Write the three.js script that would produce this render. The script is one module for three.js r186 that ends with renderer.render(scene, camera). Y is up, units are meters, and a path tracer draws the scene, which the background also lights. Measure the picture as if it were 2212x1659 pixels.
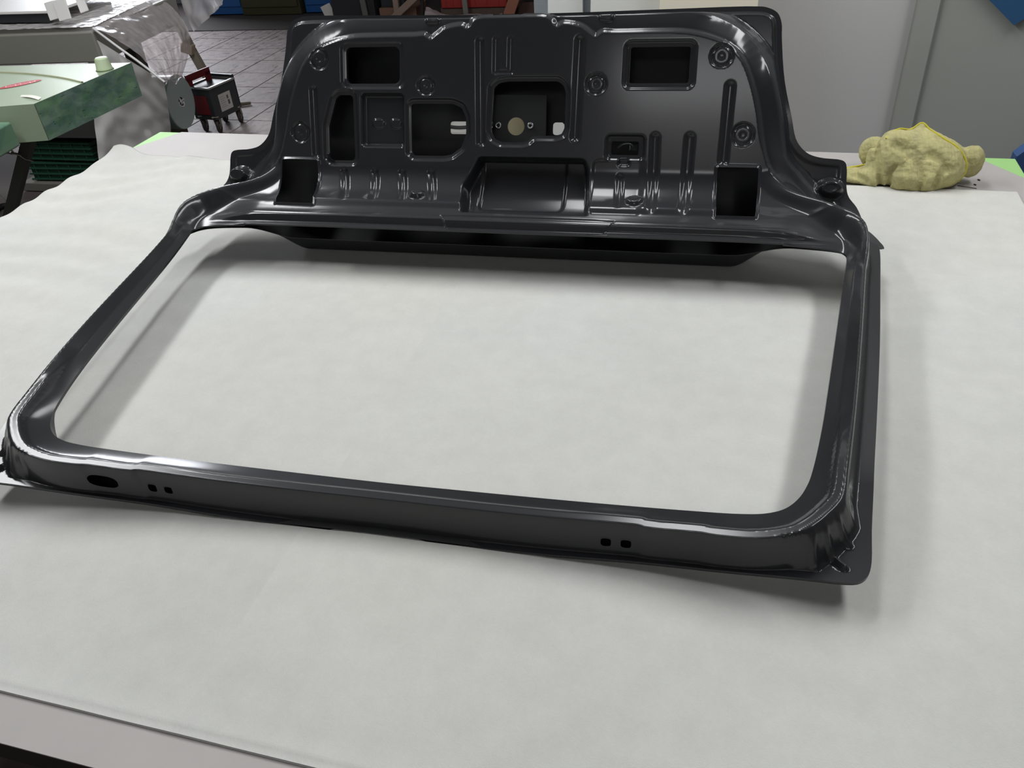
import * as THREE from 'three';
import { RoundedBoxGeometry } from 'three/addons/geometries/RoundedBoxGeometry.js';
import { ImprovedNoise } from 'three/addons/math/ImprovedNoise.js';
import { MarchingCubes } from 'three/addons/objects/MarchingCubes.js';
import { mergeGeometries, mergeVertices } from 'three/addons/utils/BufferGeometryUtils.js';
import { RectAreaLightUniformsLib } from 'three/addons/lights/RectAreaLightUniformsLib.js';

// ---------------------------------------------------------------- camera, light, exposure
const scene = new THREE.Scene();
const DEG = Math.PI / 180;
const camera = new THREE.PerspectiveCamera(2 * Math.atan(829.5 / 1740) / DEG, 2212 / 1659, 0.02, 60);
camera.position.set(0, 1.55, 0);
camera.rotation.set(-36.05 * DEG, 14.9 * DEG, -4.52 * DEG, 'YXZ');
scene.background = new THREE.Color(0x000000);
const EXPOSURE = 1.56;
RectAreaLightUniformsLib.init();
const renderer = new THREE.WebGLRenderer({ antialias: true });
renderer.toneMapping = THREE.LinearToneMapping;
renderer.toneMappingExposure = EXPOSURE;
renderer.shadowMap.enabled = true;

// name, position, width (x), depth (z), intensity, label
const LAMPS = [
  [[-2.2, 3.28, -1.75], 0.34, 2.4, 14, 'long ceiling light over the left end of the felt covered table'],
  [[1.3, 3.28, -1.7], 0.34, 2.4, 10, 'long ceiling light over the right end of the felt covered table'],
  [[-0.45, 3.28, -2.2], 0.34, 1.5, 9, 'short ceiling light behind the middle of the felt covered table'],
  [[0.0, 3.28, 2.2], 1.1, 0.7, 1.6, 'square ceiling light in front of the table, behind the viewer'],
];

// ---------------------------------------------------------------- helpers
const noise = new ImprovedNoise();
const nz = (x, y, z = 0) => noise.noise(x, y, z);
let seed = 7;
const rnd = () => { seed = (seed * 16807) % 2147483647; return seed / 2147483647; };
const ss = (a, b, x) => { let u = (x - a) / (b - a); u = u < 0 ? 0 : u > 1 ? 1 : u; return u * u * (3 - 2 * u); };
const merge = (l) => mergeGeometries(l.map((g) => g.index ? g.toNonIndexed() : g));
const clamp = (x, a, b) => Math.min(b, Math.max(a, x));
const lerp = (a, b, u) => a + (b - a) * u;
const used = {};
function numbered(n) { const k = used[n] = (used[n] ?? -1) + 1; return k ? `${n}_${String(k).padStart(3, '0')}` : n; }
function shadows(m) { m.castShadow = true; m.receiveShadow = true; return m; }
function tag(o, label, category, group) { o.userData.label = label; o.userData.category = category; if (group) o.userData.group = group; return o; }
function thing(name, label, category, pos = [0, 0, 0], turn = 0, group) {
  const g = new THREE.Group(); g.name = numbered(name); g.position.set(...pos); g.rotation.y = turn; scene.add(g);
  return tag(g, label, category, group);
}
function part(name, geo, mat, parent, label) {
  const m = shadows(new THREE.Mesh(geo, mat)); m.name = name; parent.add(m); if (label) m.userData.label = label; return m;
}
function solo(name, geo, mat, label, category, group) {
  const m = shadows(new THREE.Mesh(geo, mat)); m.name = numbered(name); scene.add(m); return tag(m, label, category, group);
}
function struct(name, geo, mat, parent) {
  const m = shadows(new THREE.Mesh(geo, mat)); m.name = name; (parent ?? scene).add(m); if (!parent) m.userData.kind = 'structure'; return m;
}
const bx = (w, h, d, x = 0, y = 0, z = 0) => new THREE.BoxGeometry(w, h, d).translate(x, y, z);
const rbx = (w, h, d, r, x = 0, y = 0, z = 0) => new RoundedBoxGeometry(w, h, d, 2, r).translate(x, y, z);
const std = (color, roughness = 0.6, o = {}) => new THREE.MeshStandardMaterial({ color, roughness, ...o });
const phys = (color, roughness = 0.6, o = {}) => new THREE.MeshPhysicalMaterial({ color, roughness, ...o });
const V = (x, y, z) => new THREE.Vector3(x, y, z);
const tube = (pts, r, seg = 24, rad = 8) => new THREE.TubeGeometry(new THREE.CatmullRomCurve3(pts.map((p) => V(...p))), seg, r, rad, false);
function bar(a, b, w, d = w) {                                   // square bar from a to b
  const A = V(...a), B = V(...b), g = bx(w, A.distanceTo(B), d);
  g.applyQuaternion(new THREE.Quaternion().setFromUnitVectors(V(0, 1, 0), B.clone().sub(A).normalize()));
  return g.translate((A.x + B.x) / 2, (A.y + B.y) / 2, (A.z + B.z) / 2);
}
function rod(a, b, r, rad = 10) {
  const A = V(...a), B = V(...b), g = new THREE.CylinderGeometry(r, r, A.distanceTo(B), rad);
  g.applyQuaternion(new THREE.Quaternion().setFromUnitVectors(V(0, 1, 0), B.clone().sub(A).normalize()));
  return g.translate((A.x + B.x) / 2, (A.y + B.y) / 2, (A.z + B.z) / 2);
}
function prism(poly, y0, y1) {                                   // flat polygon in x,z raised from y0 to y1
  const s = new THREE.Shape(poly.map(([x, z]) => new THREE.Vector2(x, -z)));
  return new THREE.ExtrudeGeometry(s, { depth: y1 - y0, bevelEnabled: false }).rotateX(-Math.PI / 2).translate(0, y0, 0);
}
function patch(nu, nv, f, closed = 0) {                          // grid surface from f(u,v) -> [x,y,z]; closed = thickness downwards
  const pos = [], uv = [], idx = [];
  for (let j = 0; j <= nv; j++) for (let i = 0; i <= nu; i++) { pos.push(...f(i / nu, j / nv)); uv.push(i / nu, j / nv); }
  const at = (i, j) => j * (nu + 1) + i;
  for (let j = 0; j < nv; j++) for (let i = 0; i < nu; i++) idx.push(at(i, j), at(i + 1, j), at(i + 1, j + 1), at(i, j), at(i + 1, j + 1), at(i, j + 1));
  const g = new THREE.BufferGeometry();
  if (closed) {
    const n = pos.length / 3, m = idx.length;
    for (let k = 0; k < n; k++) { pos.push(pos[3 * k], pos[3 * k + 1] - closed, pos[3 * k + 2]); uv.push(uv[2 * k], uv[2 * k + 1]); }
    for (let k = 0; k < m; k += 3) idx.push(idx[k] + n, idx[k + 2] + n, idx[k + 1] + n);
    const wall = (a, b) => idx.push(a, a + n, b, b, a + n, b + n);
    for (let i = 0; i < nu; i++) { wall(at(i + 1, 0), at(i, 0)); wall(at(i, nv), at(i + 1, nv)); }
    for (let j = 0; j < nv; j++) { wall(at(0, j), at(0, j + 1)); wall(at(nu, j + 1), at(nu, j)); }
  }
  g.setAttribute('position', new THREE.Float32BufferAttribute(pos, 3));
  g.setAttribute('uv', new THREE.Float32BufferAttribute(uv, 2));
  g.setIndex(idx); g.computeVertexNormals(); return g;
}
function dataTex(n, f, srgb) {                                   // f(u,v) -> [r,g,b] in 0..1
  const a = new Uint8Array(n * n * 4);
  for (let j = 0; j < n; j++) for (let i = 0; i < n; i++) {
    const c = f(i / n, j / n), k = (j * n + i) * 4;
    a[k] = clamp(c[0], 0, 1) * 255; a[k + 1] = clamp(c[1], 0, 1) * 255; a[k + 2] = clamp(c[2], 0, 1) * 255; a[k + 3] = 255;
  }
  const t = new THREE.DataTexture(a, n, n); t.wrapS = t.wrapT = THREE.RepeatWrapping;
  t.magFilter = THREE.LinearFilter; t.minFilter = THREE.LinearMipmapLinearFilter; t.generateMipmaps = true;
  if (srgb) t.colorSpace = THREE.SRGBColorSpace; t.needsUpdate = true; return t;
}
function canvasTex(w, h, draw) {
  const c = document.createElement('canvas'); c.width = w; c.height = h; draw(c.getContext('2d'), w, h);
  const t = new THREE.CanvasTexture(c); t.colorSpace = THREE.SRGBColorSpace; return t;
}
function planarUV(g, s = 1) {                                    // uv in metres from x and z (+y)
  const p = g.attributes.position, uv = new Float32Array(p.count * 2);
  for (let i = 0; i < p.count; i++) { uv[2 * i] = (p.getX(i) + 0.35 * p.getY(i)) * s; uv[2 * i + 1] = (p.getZ(i) + p.getY(i)) * s; }
  g.setAttribute('uv', new THREE.BufferAttribute(uv, 2)); return g;
}
const fbm = (x, y, z = 0, o = 4) => { let a = 0, w = 0.5; for (let k = 0; k < o; k++) { a += w * nz(x, y, z + 7 * k); x *= 2.03; y *= 2.03; w *= 0.5; } return a; };
const wrapN = (u, v, f, z, o = 4) => { const a = u * 2 * Math.PI, r = f / (2 * Math.PI); return fbm(Math.cos(a) * r + 3, Math.sin(a) * r + v * f, z, o); };

// ---------------------------------------------------------------- room
const wallPaint = std(0x8a8986, 0.8), ceilPaint = std(0x63635f, 0.9);
struct('wall_back', bx(11.6, 3.6, 0.2, -2.5, 1.8, -8.4), wallPaint);
struct('wall_front', bx(11.6, 3.6, 0.2, -2.5, 1.8, 2.7), std(0xc9c8c6, 0.85));
struct('wall_left', bx(0.2, 3.6, 11.3, -8.2, 1.8, -2.85), wallPaint);
struct('wall_right', bx(0.2, 3.6, 11.3, 3.2, 1.8, -2.85), std(0x9a9996, 0.85));
struct('ceiling', bx(11.8, 0.2, 11.5, -2.5, 3.5, -2.85), ceilPaint);
const floorTex = [0, 1, 2].map((k) => dataTex(256, (u, v) => {
  const a = fbm(u * 5, v * 5, k * 9), b = fbm(u * 22, v * 22, k * 5 + 2), s = ss(0.1, 0.34, fbm(u * 8 + 5, v * 3, k * 3 + 1)) * 0.22;
  const l = 0.62 + 0.15 * a + 0.12 * b - s; return [l * 1.03, l * 0.955, l * 0.95];
}, true));
const tileMat = floorTex.map((t) => std(0xffffff, 0.62, { map: t }));
const floor = struct('floor', bx(11.8, 0.2, 11.5, -2.5, -0.104, -2.85), std(0x544b49, 0.85));
{
  const T = 0.345, a = 2.88 * DEG, c = Math.cos(a), s = Math.sin(a), geo = rbx(T - 0.007, 0.012, T - 0.007, 0.003);
  let k = 0;
  for (let j = -3; j < 12; j++) for (let i = -8; i < 11; i++) {
    const u = (i + 0.5) * T, v = (j + 0.5) * T, x = -2.79 + c * u + s * v, z = -4.96 - (c * v - s * u);
    if (x > -0.35 || z < -7.02 || z > -3.1 || x < -5.4 || (x > -2.3 && z > -3.9)) continue;
    if (k++ >= 300) continue;
    const m = part('tile', geo, tileMat[Math.floor(rnd() * 3)], floor);
    m.position.set(x, -0.0065 + (rnd() - 0.5) * 0.0012, z); m.rotation.y = -a + Math.floor(rnd() * 4) * Math.PI / 2;
  }
}
struct('trim_1', bx(9, 0.012, 0.62, -3.2, 0.0, -7.34), std(0x4b4644, 0.75));           // dark strip of floor in front of the cupboards
for (const [pos, w, d, power, label] of LAMPS) {
  const g = thing('ceiling_light', label, 'ceiling light', pos);
  part('housing', rbx(w + 0.06, 0.1, d + 0.06, 0.01, 0, 0.065, 0), std(0xe4e4e2, 0.5), g);
  part('diffuser', bx(w, 0.02, d, 0, 0.005, 0), std(0xffffff, 0.6, { emissive: 0xfcfdff, emissiveIntensity: 1.2 }), g);
  const l = new THREE.RectAreaLight(0xfafbfc, power, w, d); l.name = 'lamp_light';
  l.rotation.x = -Math.PI / 2; l.position.set(0, -0.02, 0); g.add(l);
}
// daylight window in the far left of the back wall
{
  const g = new THREE.Group(); g.name = 'window_1'; g.userData.kind = 'structure'; g.position.set(-6.1, 2.1, -8.28); scene.add(g);
  part('window_frame', merge([bx(2.5, .08, .06, 0, .84, 0), bx(2.5, .08, .06, 0, -.84, 0), bx(.08, 1.7, .06, -1.21, 0, 0), bx(.08, 1.7, .06, 1.21, 0, 0), bx(.05, 1.6, .05, 0, 0, 0)]), std(0xcfcfcd, .5), g);
  for (const x of [-.59, .59]) part('pane', bx(1.12, 1.58, .01, x, 0, -.01), std(0xffffff, .4, { emissive: 0xf4f8ff, emissiveIntensity: 1.6 }), g);
  const l = new THREE.RectAreaLight(0xf4f8ff, 9, 2.3, 1.6); l.name = 'window_light'; l.rotation.y = Math.PI; l.position.set(0, 0, .05); g.add(l);
}
// partition behind the right end of the table
const boardMat = std(0xe2e1e1, 0.7), boardMat2 = std(0xaeb0aa, 0.7);
struct('wall_partition', bx(0.685, 2.7, 0.05, 0.2175, 1.35, -2.58), boardMat);
{
  const g = bx(2.3, 2.7, 0.05, 1.15, 1.35, 0); g.rotateY(-24 * DEG).translate(0.545, 0, -2.56);
  struct('wall_partition_right', g, boardMat2);
  const h = bx(0.055, 2.7, 0.012, 0.035, 1.35, 0.03); h.rotateY(-24 * DEG).translate(0.545, 0, -2.56);
  struct('trim_2', h, boardMat2);
}

// ---------------------------------------------------------------- table, sheet, felt
const TA = -2.88 * DEG, TABLE = [-1.498, 0, -1.988];
const TW = 2.165, TD = 1.642;
const table = thing('work_table', 'long work table with a pale green top under white sheet and felt', 'table', TABLE, TA);
part('table_top', rbx(TW, 0.028, TD, 0.003, TW / 2, 0.834, TD / 2), std(0x9fcf83, 0.55), table, 'pale green board top');
for (const [x, z] of [[0.12, 0.15], [TW - 0.12, 0.15], [0.12, TD - 0.2], [TW - 0.12, TD - 0.2]]) part('leg', rbx(0.06, 0.82, 0.06, 0.004, x, 0.41, z), std(0x3d3f42, 0.5, { metalness: 0.4 }), table);
part('edge_strip', bx(TW, .030, .002, TW / 2, .833, TD + .0012), std(0x1d1814, .6), table, 'dark front edge strip');
for (const z of [0.15, TD - 0.2]) part('rail', bx(TW - 0.3, 0.06, 0.03, TW / 2, 0.785, z), std(0x3d3f42, 0.5, { metalness: 0.4 }), table);
const tableObj = (o) => { o.position.set(...TABLE); o.rotation.y = TA; return o; };
const sheetTex = dataTex(256, (u, v) => { const l = 0.76 + 0.04 * fbm(u * 4, v * 4, 3) + 0.02 * fbm(u * 30, v * 30, 8); return [l, l * 0.985, l * 0.975]; }, true);
tableObj(solo('paper_sheet', planarUV(prism([[0.073, 0.002], [2.085, 0.002], [2.165, 0.125], [2.165, TD + .002], [0.0, TD + .002], [0.0, 0.15]], 0.848, 0.8497), 0.6),
  std(0xe6e4e2, 0.55, { map: sheetTex }), 'smooth white sheet with cut corners lying directly on the green table top', 'sheet'));
// felt: thin soft cloth with folds
const feltBump = dataTex(512, (u, v) => { const l = 0.5 + 0.55 * fbm(u * 90, v * 90, 4, 3) + 0.25 * (rnd() - 0.5); return [l, l, l]; });
feltBump.repeat.set(9, 9);
const feltTex = dataTex(512, (u, v) => {
  const l = 0.905 + 0.035 * fbm(u * 6, v * 6, 1) + 0.03 * fbm(u * 40, v * 40, 5) + 0.012 * (rnd() - 0.5), w = 0.012 * fbm(u * 3, v * 3, 9);
  return [l + w, l, l - w - 0.006];
}, true);
{
  const U1 = 2.125, V1 = 1.598;
  const geo = patch(300, 260, (a, b) => {
    let u = -0.1 + a * (U1 + 0.1), far = 0.203 - 0.02 * ss(0.3, 0.0, u) + 0.006 * Math.sin(u * 31) * ss(0.55, 0.1, u);
    if (u > 0.06 && u < 0.17) far += 0.012 * Math.sin((u - 0.06) / 0.11 * Math.PI);
    const v = lerp(far, V1, Math.pow(b, 1.1)), e = v - far;
    let y = 0.8545;
    y += 0.016 * Math.exp(-(((u - 0.03) / 0.06) ** 2)) * Math.exp(-((e / 0.05) ** 2));
    y += (0.008 * Math.max(0, Math.sin(u * 26 + 1)) * Math.exp(-e / 0.02)) * ss(0.6, 0.1, u);
    const left = ss(0.75, 0.1, u), right = ss(1.6, 2.0, u);
    y += left * 0.0022 * (1 + Math.sin(v * 62 + 9 * nz(u * 3, v * 2, 1) + u * 8)) * ss(0.5, 1.4, 1.6 + nz(u * 2.2, v * 3, 5) - v * 0.6);
    y += right * 0.001 * (1 + nz(u * 9, v * 7, 2));
    y += 0.0007 * nz(u * 14, v * 14, 3);
    y += 0.002 * ss(V1 - 0.03, V1, v) - 0.003 * ss(V1 - 0.004, V1, v);
    let uu = u;
    if (u < 0.0) { const d = -u; const r = 0.012; const th = Math.min(Math.PI / 2, d / r); uu = -0.003 - r * Math.sin(th) * 0.8; y = y - r * (1 - Math.cos(th)) - Math.max(0, d - r * Math.PI / 2); }
    return [uu, y, v];
  }, 0.004);
  tableObj(solo('felt_cloth', planarUV(geo, 0.7), std(0xe2e2de, 0.95, { map: feltTex, bumpMap: feltBump, bumpScale: 0.00035 }), 'large soft white felt cloth spread over the table under the black tailgate', 'cloth'));
}

// ---------------------------------------------------------------- tailgate
// unfolded coordinates: x across, t along (window half, bend, upright half), h along the surface normal
const A0 = Math.atan(0.0875), A1 = Math.atan(1 / 0.427), BR = 0.08, T1 = 0.6886, T2 = T1 + BR * (A1 - A0);
const PZ = 0.38, PY = 0.052;
const P1z = PZ - T1 * Math.cos(A0), P1y = PY + T1 * Math.sin(A0), Cz = P1z + BR * Math.sin(A0), Cy = P1y + BR * Math.cos(A0);
function frameAt(t) {
  let z, y, a;
  if (t < T1) { a = A0; z = PZ - t * Math.cos(a); y = PY + t * Math.sin(a); }
  else { a = Math.min(A1, A0 + (t - T1) / BR); z = Cz - BR * Math.sin(a); y = Cy - BR * Math.cos(a); if (t > T2) { z -= (t - T2) * Math.cos(a); y += (t - T2) * Math.sin(a); } }
  return [z, y, a];
}
function P(x, t, h) {
  const [z, y, a] = frameAt(t), w = 1 - ss(0, 0.62, t), xx = Math.min(x * x, 0.36);
  return [x, y + h * Math.cos(a) + 0.15 * xx * w, z + h * Math.sin(a) + 0.115 * xx * w];
}
function loop(half, n) {                                         // half outline (x>=0) -> closed mirrored smooth polygon
  const pts = half.map(([x, t]) => V(x, t, 0)), m = half.slice().reverse().filter(([x]) => x > 1e-6).map(([x, t]) => V(-x, t, 0));
  const c = new THREE.CatmullRomCurve3([...pts, ...m], true, 'centripetal');
  return c.getPoints(n).slice(0, n).map((p) => [p.x, p.y]);
}
const OUT = loop([[0, -.0178], [.1, -.0176], [.2, -.016], [.3, -.012], [.4, -.0112], [.477, -.0098], [.512, -.0098], [.525, -.0075], [.5335, 0], [.5385, .014], [.5435, .062], [.5535, .134], [.568, .221],
  [.604, .434], [.6295, .617], [.6325, .652], [.6310, .666], [.6190, .683], [.6145, .693], [.6155, .7075], [.6143, .7207], [.6063, .736], [.592, .749], [.588, .758], [.5855, .779], [.582, .791], [.575, .7955], [.540, .799], [.518, .8063], [.4985, .8265],
  [.4865, .865], [.469, .9265], [.4585, .995], [.456, 1.018], [.448, 1.034], [.43, 1.043], [.41, 1.045], [.26, 1.0435], [.1, 1.0412], [0, 1.0410]], 300);
const CREST = loop([[0, .0], [.1, -.0005], [.2, -.0005], [.3, .0012], [.305, .0008], [.312, -.0012], [.37, -.0012], [.378, -.0024], [.41, -.0028], [.430, -.0005], [.447, .004], [.464, .011], [.481, .0255], [.495, .042], [.507, .060], [.5125, .078], [.517, .105], [.5325, .19],
  [.566, .385], [.589, .53], [.6, .60], [.597, .64], [.582, .668], [.557, .687], [.535, .705], [.513, .722], [.475, .752], [.452, .782], [.439, .82], [.428, .87], [.413, .917], [.395, .953], [.372, .975], [.34, .9885], [.30, .997], [.25, .9985], [.178, .9985], [.160, .9995],
  [.1545, .9965], [.148, .9925], [.142, .996], [.136, 1.0], [.122, 1.009], [.092, 1.0142], [.086, 1.0125], [.081, 1.0095], [.076, 1.0125], [.071, 1.020], [.060, 1.0255], [.03, 1.0268], [0, 1.0268]], 340);
const OPEN = loop([[0, .0398], [.1, .0404], [.25, .0410], [.36, .0422], [.41, .0438], [.436, .0475], [.455, .056], [.4695, .0720], [.480, .0935], [.4865, .115], [.502, .185], [.518, .272], [.541, .40], [.557, .49], [.572, .575], [.573, .597], [.565, .608], [.548, .6135],
  [.47, .6205], [.33, .6225], [.2, .6225], [.1, .6225], [0, .6225]], 220);
function sdPoly(px, py, p) {                                     // > 0 inside
  let d = 1e9, s = -1;
  for (let i = 0, j = p.length - 1; i < p.length; j = i++) {
    const ax = p[i][0], ay = p[i][1], bxx = p[j][0], by = p[j][1], ex = bxx - ax, ey = by - ay, wx = px - ax, wy = py - ay;
    let u = (wx * ex + wy * ey) / (ex * ex + ey * ey + 1e-18); u = u < 0 ? 0 : u > 1 ? 1 : u;
    const qx = wx - ex * u, qy = wy - ey * u, q = qx * qx + qy * qy; if (q < d) d = q;
    if ((ay > py) !== (by > py) && px < (bxx - ax) * (py - ay) / (by - ay) + ax) s = -s;
  }
  return s * Math.sqrt(d);
}
const sdBox = (x, t, x0, t0, x1, t1, r) => {                     // < 0 inside
  const qx = Math.abs(x - (x0 + x1) / 2) - (x1 - x0) / 2 + r, qy = Math.abs(t - (t0 + t1) / 2) - (t1 - t0) / 2 + r;
  return Math.hypot(Math.max(qx, 0), Math.max(qy, 0)) + Math.min(Math.max(qx, qy), 0) - r;
};
const sdCap = (x, t, ax, at, bxx, bt, r) => {
  const ex = bxx - ax, ey = bt - at, wx = x - ax, wy = t - at, u = clamp((wx * ex + wy * ey) / (ex * ex + ey * ey), 0, 1);
  return Math.hypot(wx - ex * u, wy - ey * u) - r;
};
const sdCirc = (x, t, cx, ct, r) => Math.hypot(x - cx, t - ct) - r;
const rp = (pts, n = 90) => { const c = new THREE.CatmullRomCurve3(pts.map(([x, t]) => V(x, t, 0)), true, 'catmullrom', 0.12); return c.getPoints(n).slice(0, n).map((p) => [p.x, p.y]); };
const hMID = rp([[-.186, .876], [-.179, .881], [-.108, .881], [-.090, .874], [-.082, .858], [-.081, .83], [-.090, .806], [-.108, .793], [-.125, .790], [-.179, .790], [-.185, .797]]);
const hL2 = rp([[-.334, .889], [-.326, .896], [-.306, .896], [-.300, .890], [-.298, .787], [-.303, .779], [-.343, .779], [-.349, .785], [-.349, .84]]);
const hLOCK = rp([[-.030, .906], [-.020, .916], [-.004, .919], [.084, .919], [.096, .911], [.1, .898], [.1, .842], [.095, .831], [.083, .8275], [.047, .8275], [.040, .824], [.034, .8185], [.024, .816], [-.014, .816], [-.027, .822], [-.033, .835]]);
const hC = rp([[-.058, .785], [-.050, .790], [.132, .790], [.143, .784], [.148, .770], [.156, .700], [.158, .668], [.15, .6615], [-.066, .6615], [-.074, .668], [-.079, .705], [-.083, .737]]);
const hBL = rp([[-.443, .7785], [-.374, .7785], [-.371, .772], [-.3665, .735], [-.358, .672], [-.362, .6695], [-.428, .6695], [-.432, .672], [-.4425, .735]]);
const hBR = rp([[.369, .772], [.370, .7785], [.434, .7785], [.4365, .772], [.4375, .735], [.4345, .672], [.431, .6695], [.374, .6695], [.371, .672]]);
const holes = (x, t) => t < .66 ? 9 : Math.min(
  sdBox(x, t, -.311, .916, -.2075, .979, .010), sdBox(x, t, .2095, .9155, .3095, .9735, .004),
  -sdPoly(x, t, hL2), -sdPoly(x, t, hMID), -sdPoly(x, t, hLOCK), sdBox(x, t, .1845, .7965, .2325, .8195, .003),
  -sdPoly(x, t, hBL), -sdPoly(x, t, hBR), sdBox(x, t, -.036, 1.0285, .020, 1.0335, .002));
// holes in the near vertical wall of the roof-side rail, in (x, share of the wall height)
const WALLH = [[-.3555, .50, .0200, .19], [-.2925, .46, .0056, .125], [-.2715, .46, .0054, .115], [.2695, .42, .0058, .125], [.2915, .42, .0058, .125]];
const hl = (t) => -.047 + .012 * ss(0, .12, t) - .010 * ss(.6, .75, t) - .013 * ss(.85, 1.05, t);
const lipW = (t) => .0090 + .0110 * ss(.03, .12, t) - .008 * ss(.68, .80, t);
const hc = (t) => .02 * ss(.54, .64, t) * (1 - ss(.69, .78, t));
const cut = (d, depth, w = .003) => -depth * (1 - ss(-w, w, d));
let dB, dC, dO, dH, dW;
function measure(x, t) {
  dB = sdPoly(x, t, OUT); dC = sdPoly(x, t, CREST); dO = t < .68 ? -sdPoly(x, t, OPEN) : .3; dH = holes(x, t); dW = 9;
  if (dC < 0 && t < .03) {
    const u = -dC, lw = Math.min(lipW(t), .5 * (u + dB)), v = clamp((dB - lw) / Math.max(u + dB - lw, 1e-4), 0, 1);
    for (const [hx, hv, rx, rv] of WALLH) {
      const n = rx < .01 ? 4 : 3, e = Math.pow(Math.abs((x - hx) / rx), n) + Math.pow(Math.abs((v - hv) / rv), n);
      dW = Math.min(dW, (Math.pow(e, 1 / n) - 1) * .004);
    }
  }
  return Math.min(dB, dO, dH, dW);
}
const CIRC = [[-.364, .959, .0185], [.361, .958, .0185], [-.406, .829, .0185], [.406, .832, .0185], [-.156, .912, .0165], [.153, .914, .0175]];
const GROOVE = [[-.377, .905, -.3745, .790, .0085], [.379, .910, .3775, .790, .0085], [-.318, .757, -.302, .690, .0080], [-.256, .757, -.244, .690, .0080], [-.202, .757, -.187, .690, .0080], [-.145, .757, -.130, .690, .0080],
  [.260, .826, .263, .682, .0085], [.319, .826, .317, .682, .0090], [.203, .757, .207, .690, .0075], [-.055, .985, -.051, .815, .0085], [.122, .985, .120, .825, .0085]];
const RIB = [[.4785, .0175, .4845, .0025], [.4925, .0275, .5130, .0070], [.5055, .0430, .5190, .0350]];
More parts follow.
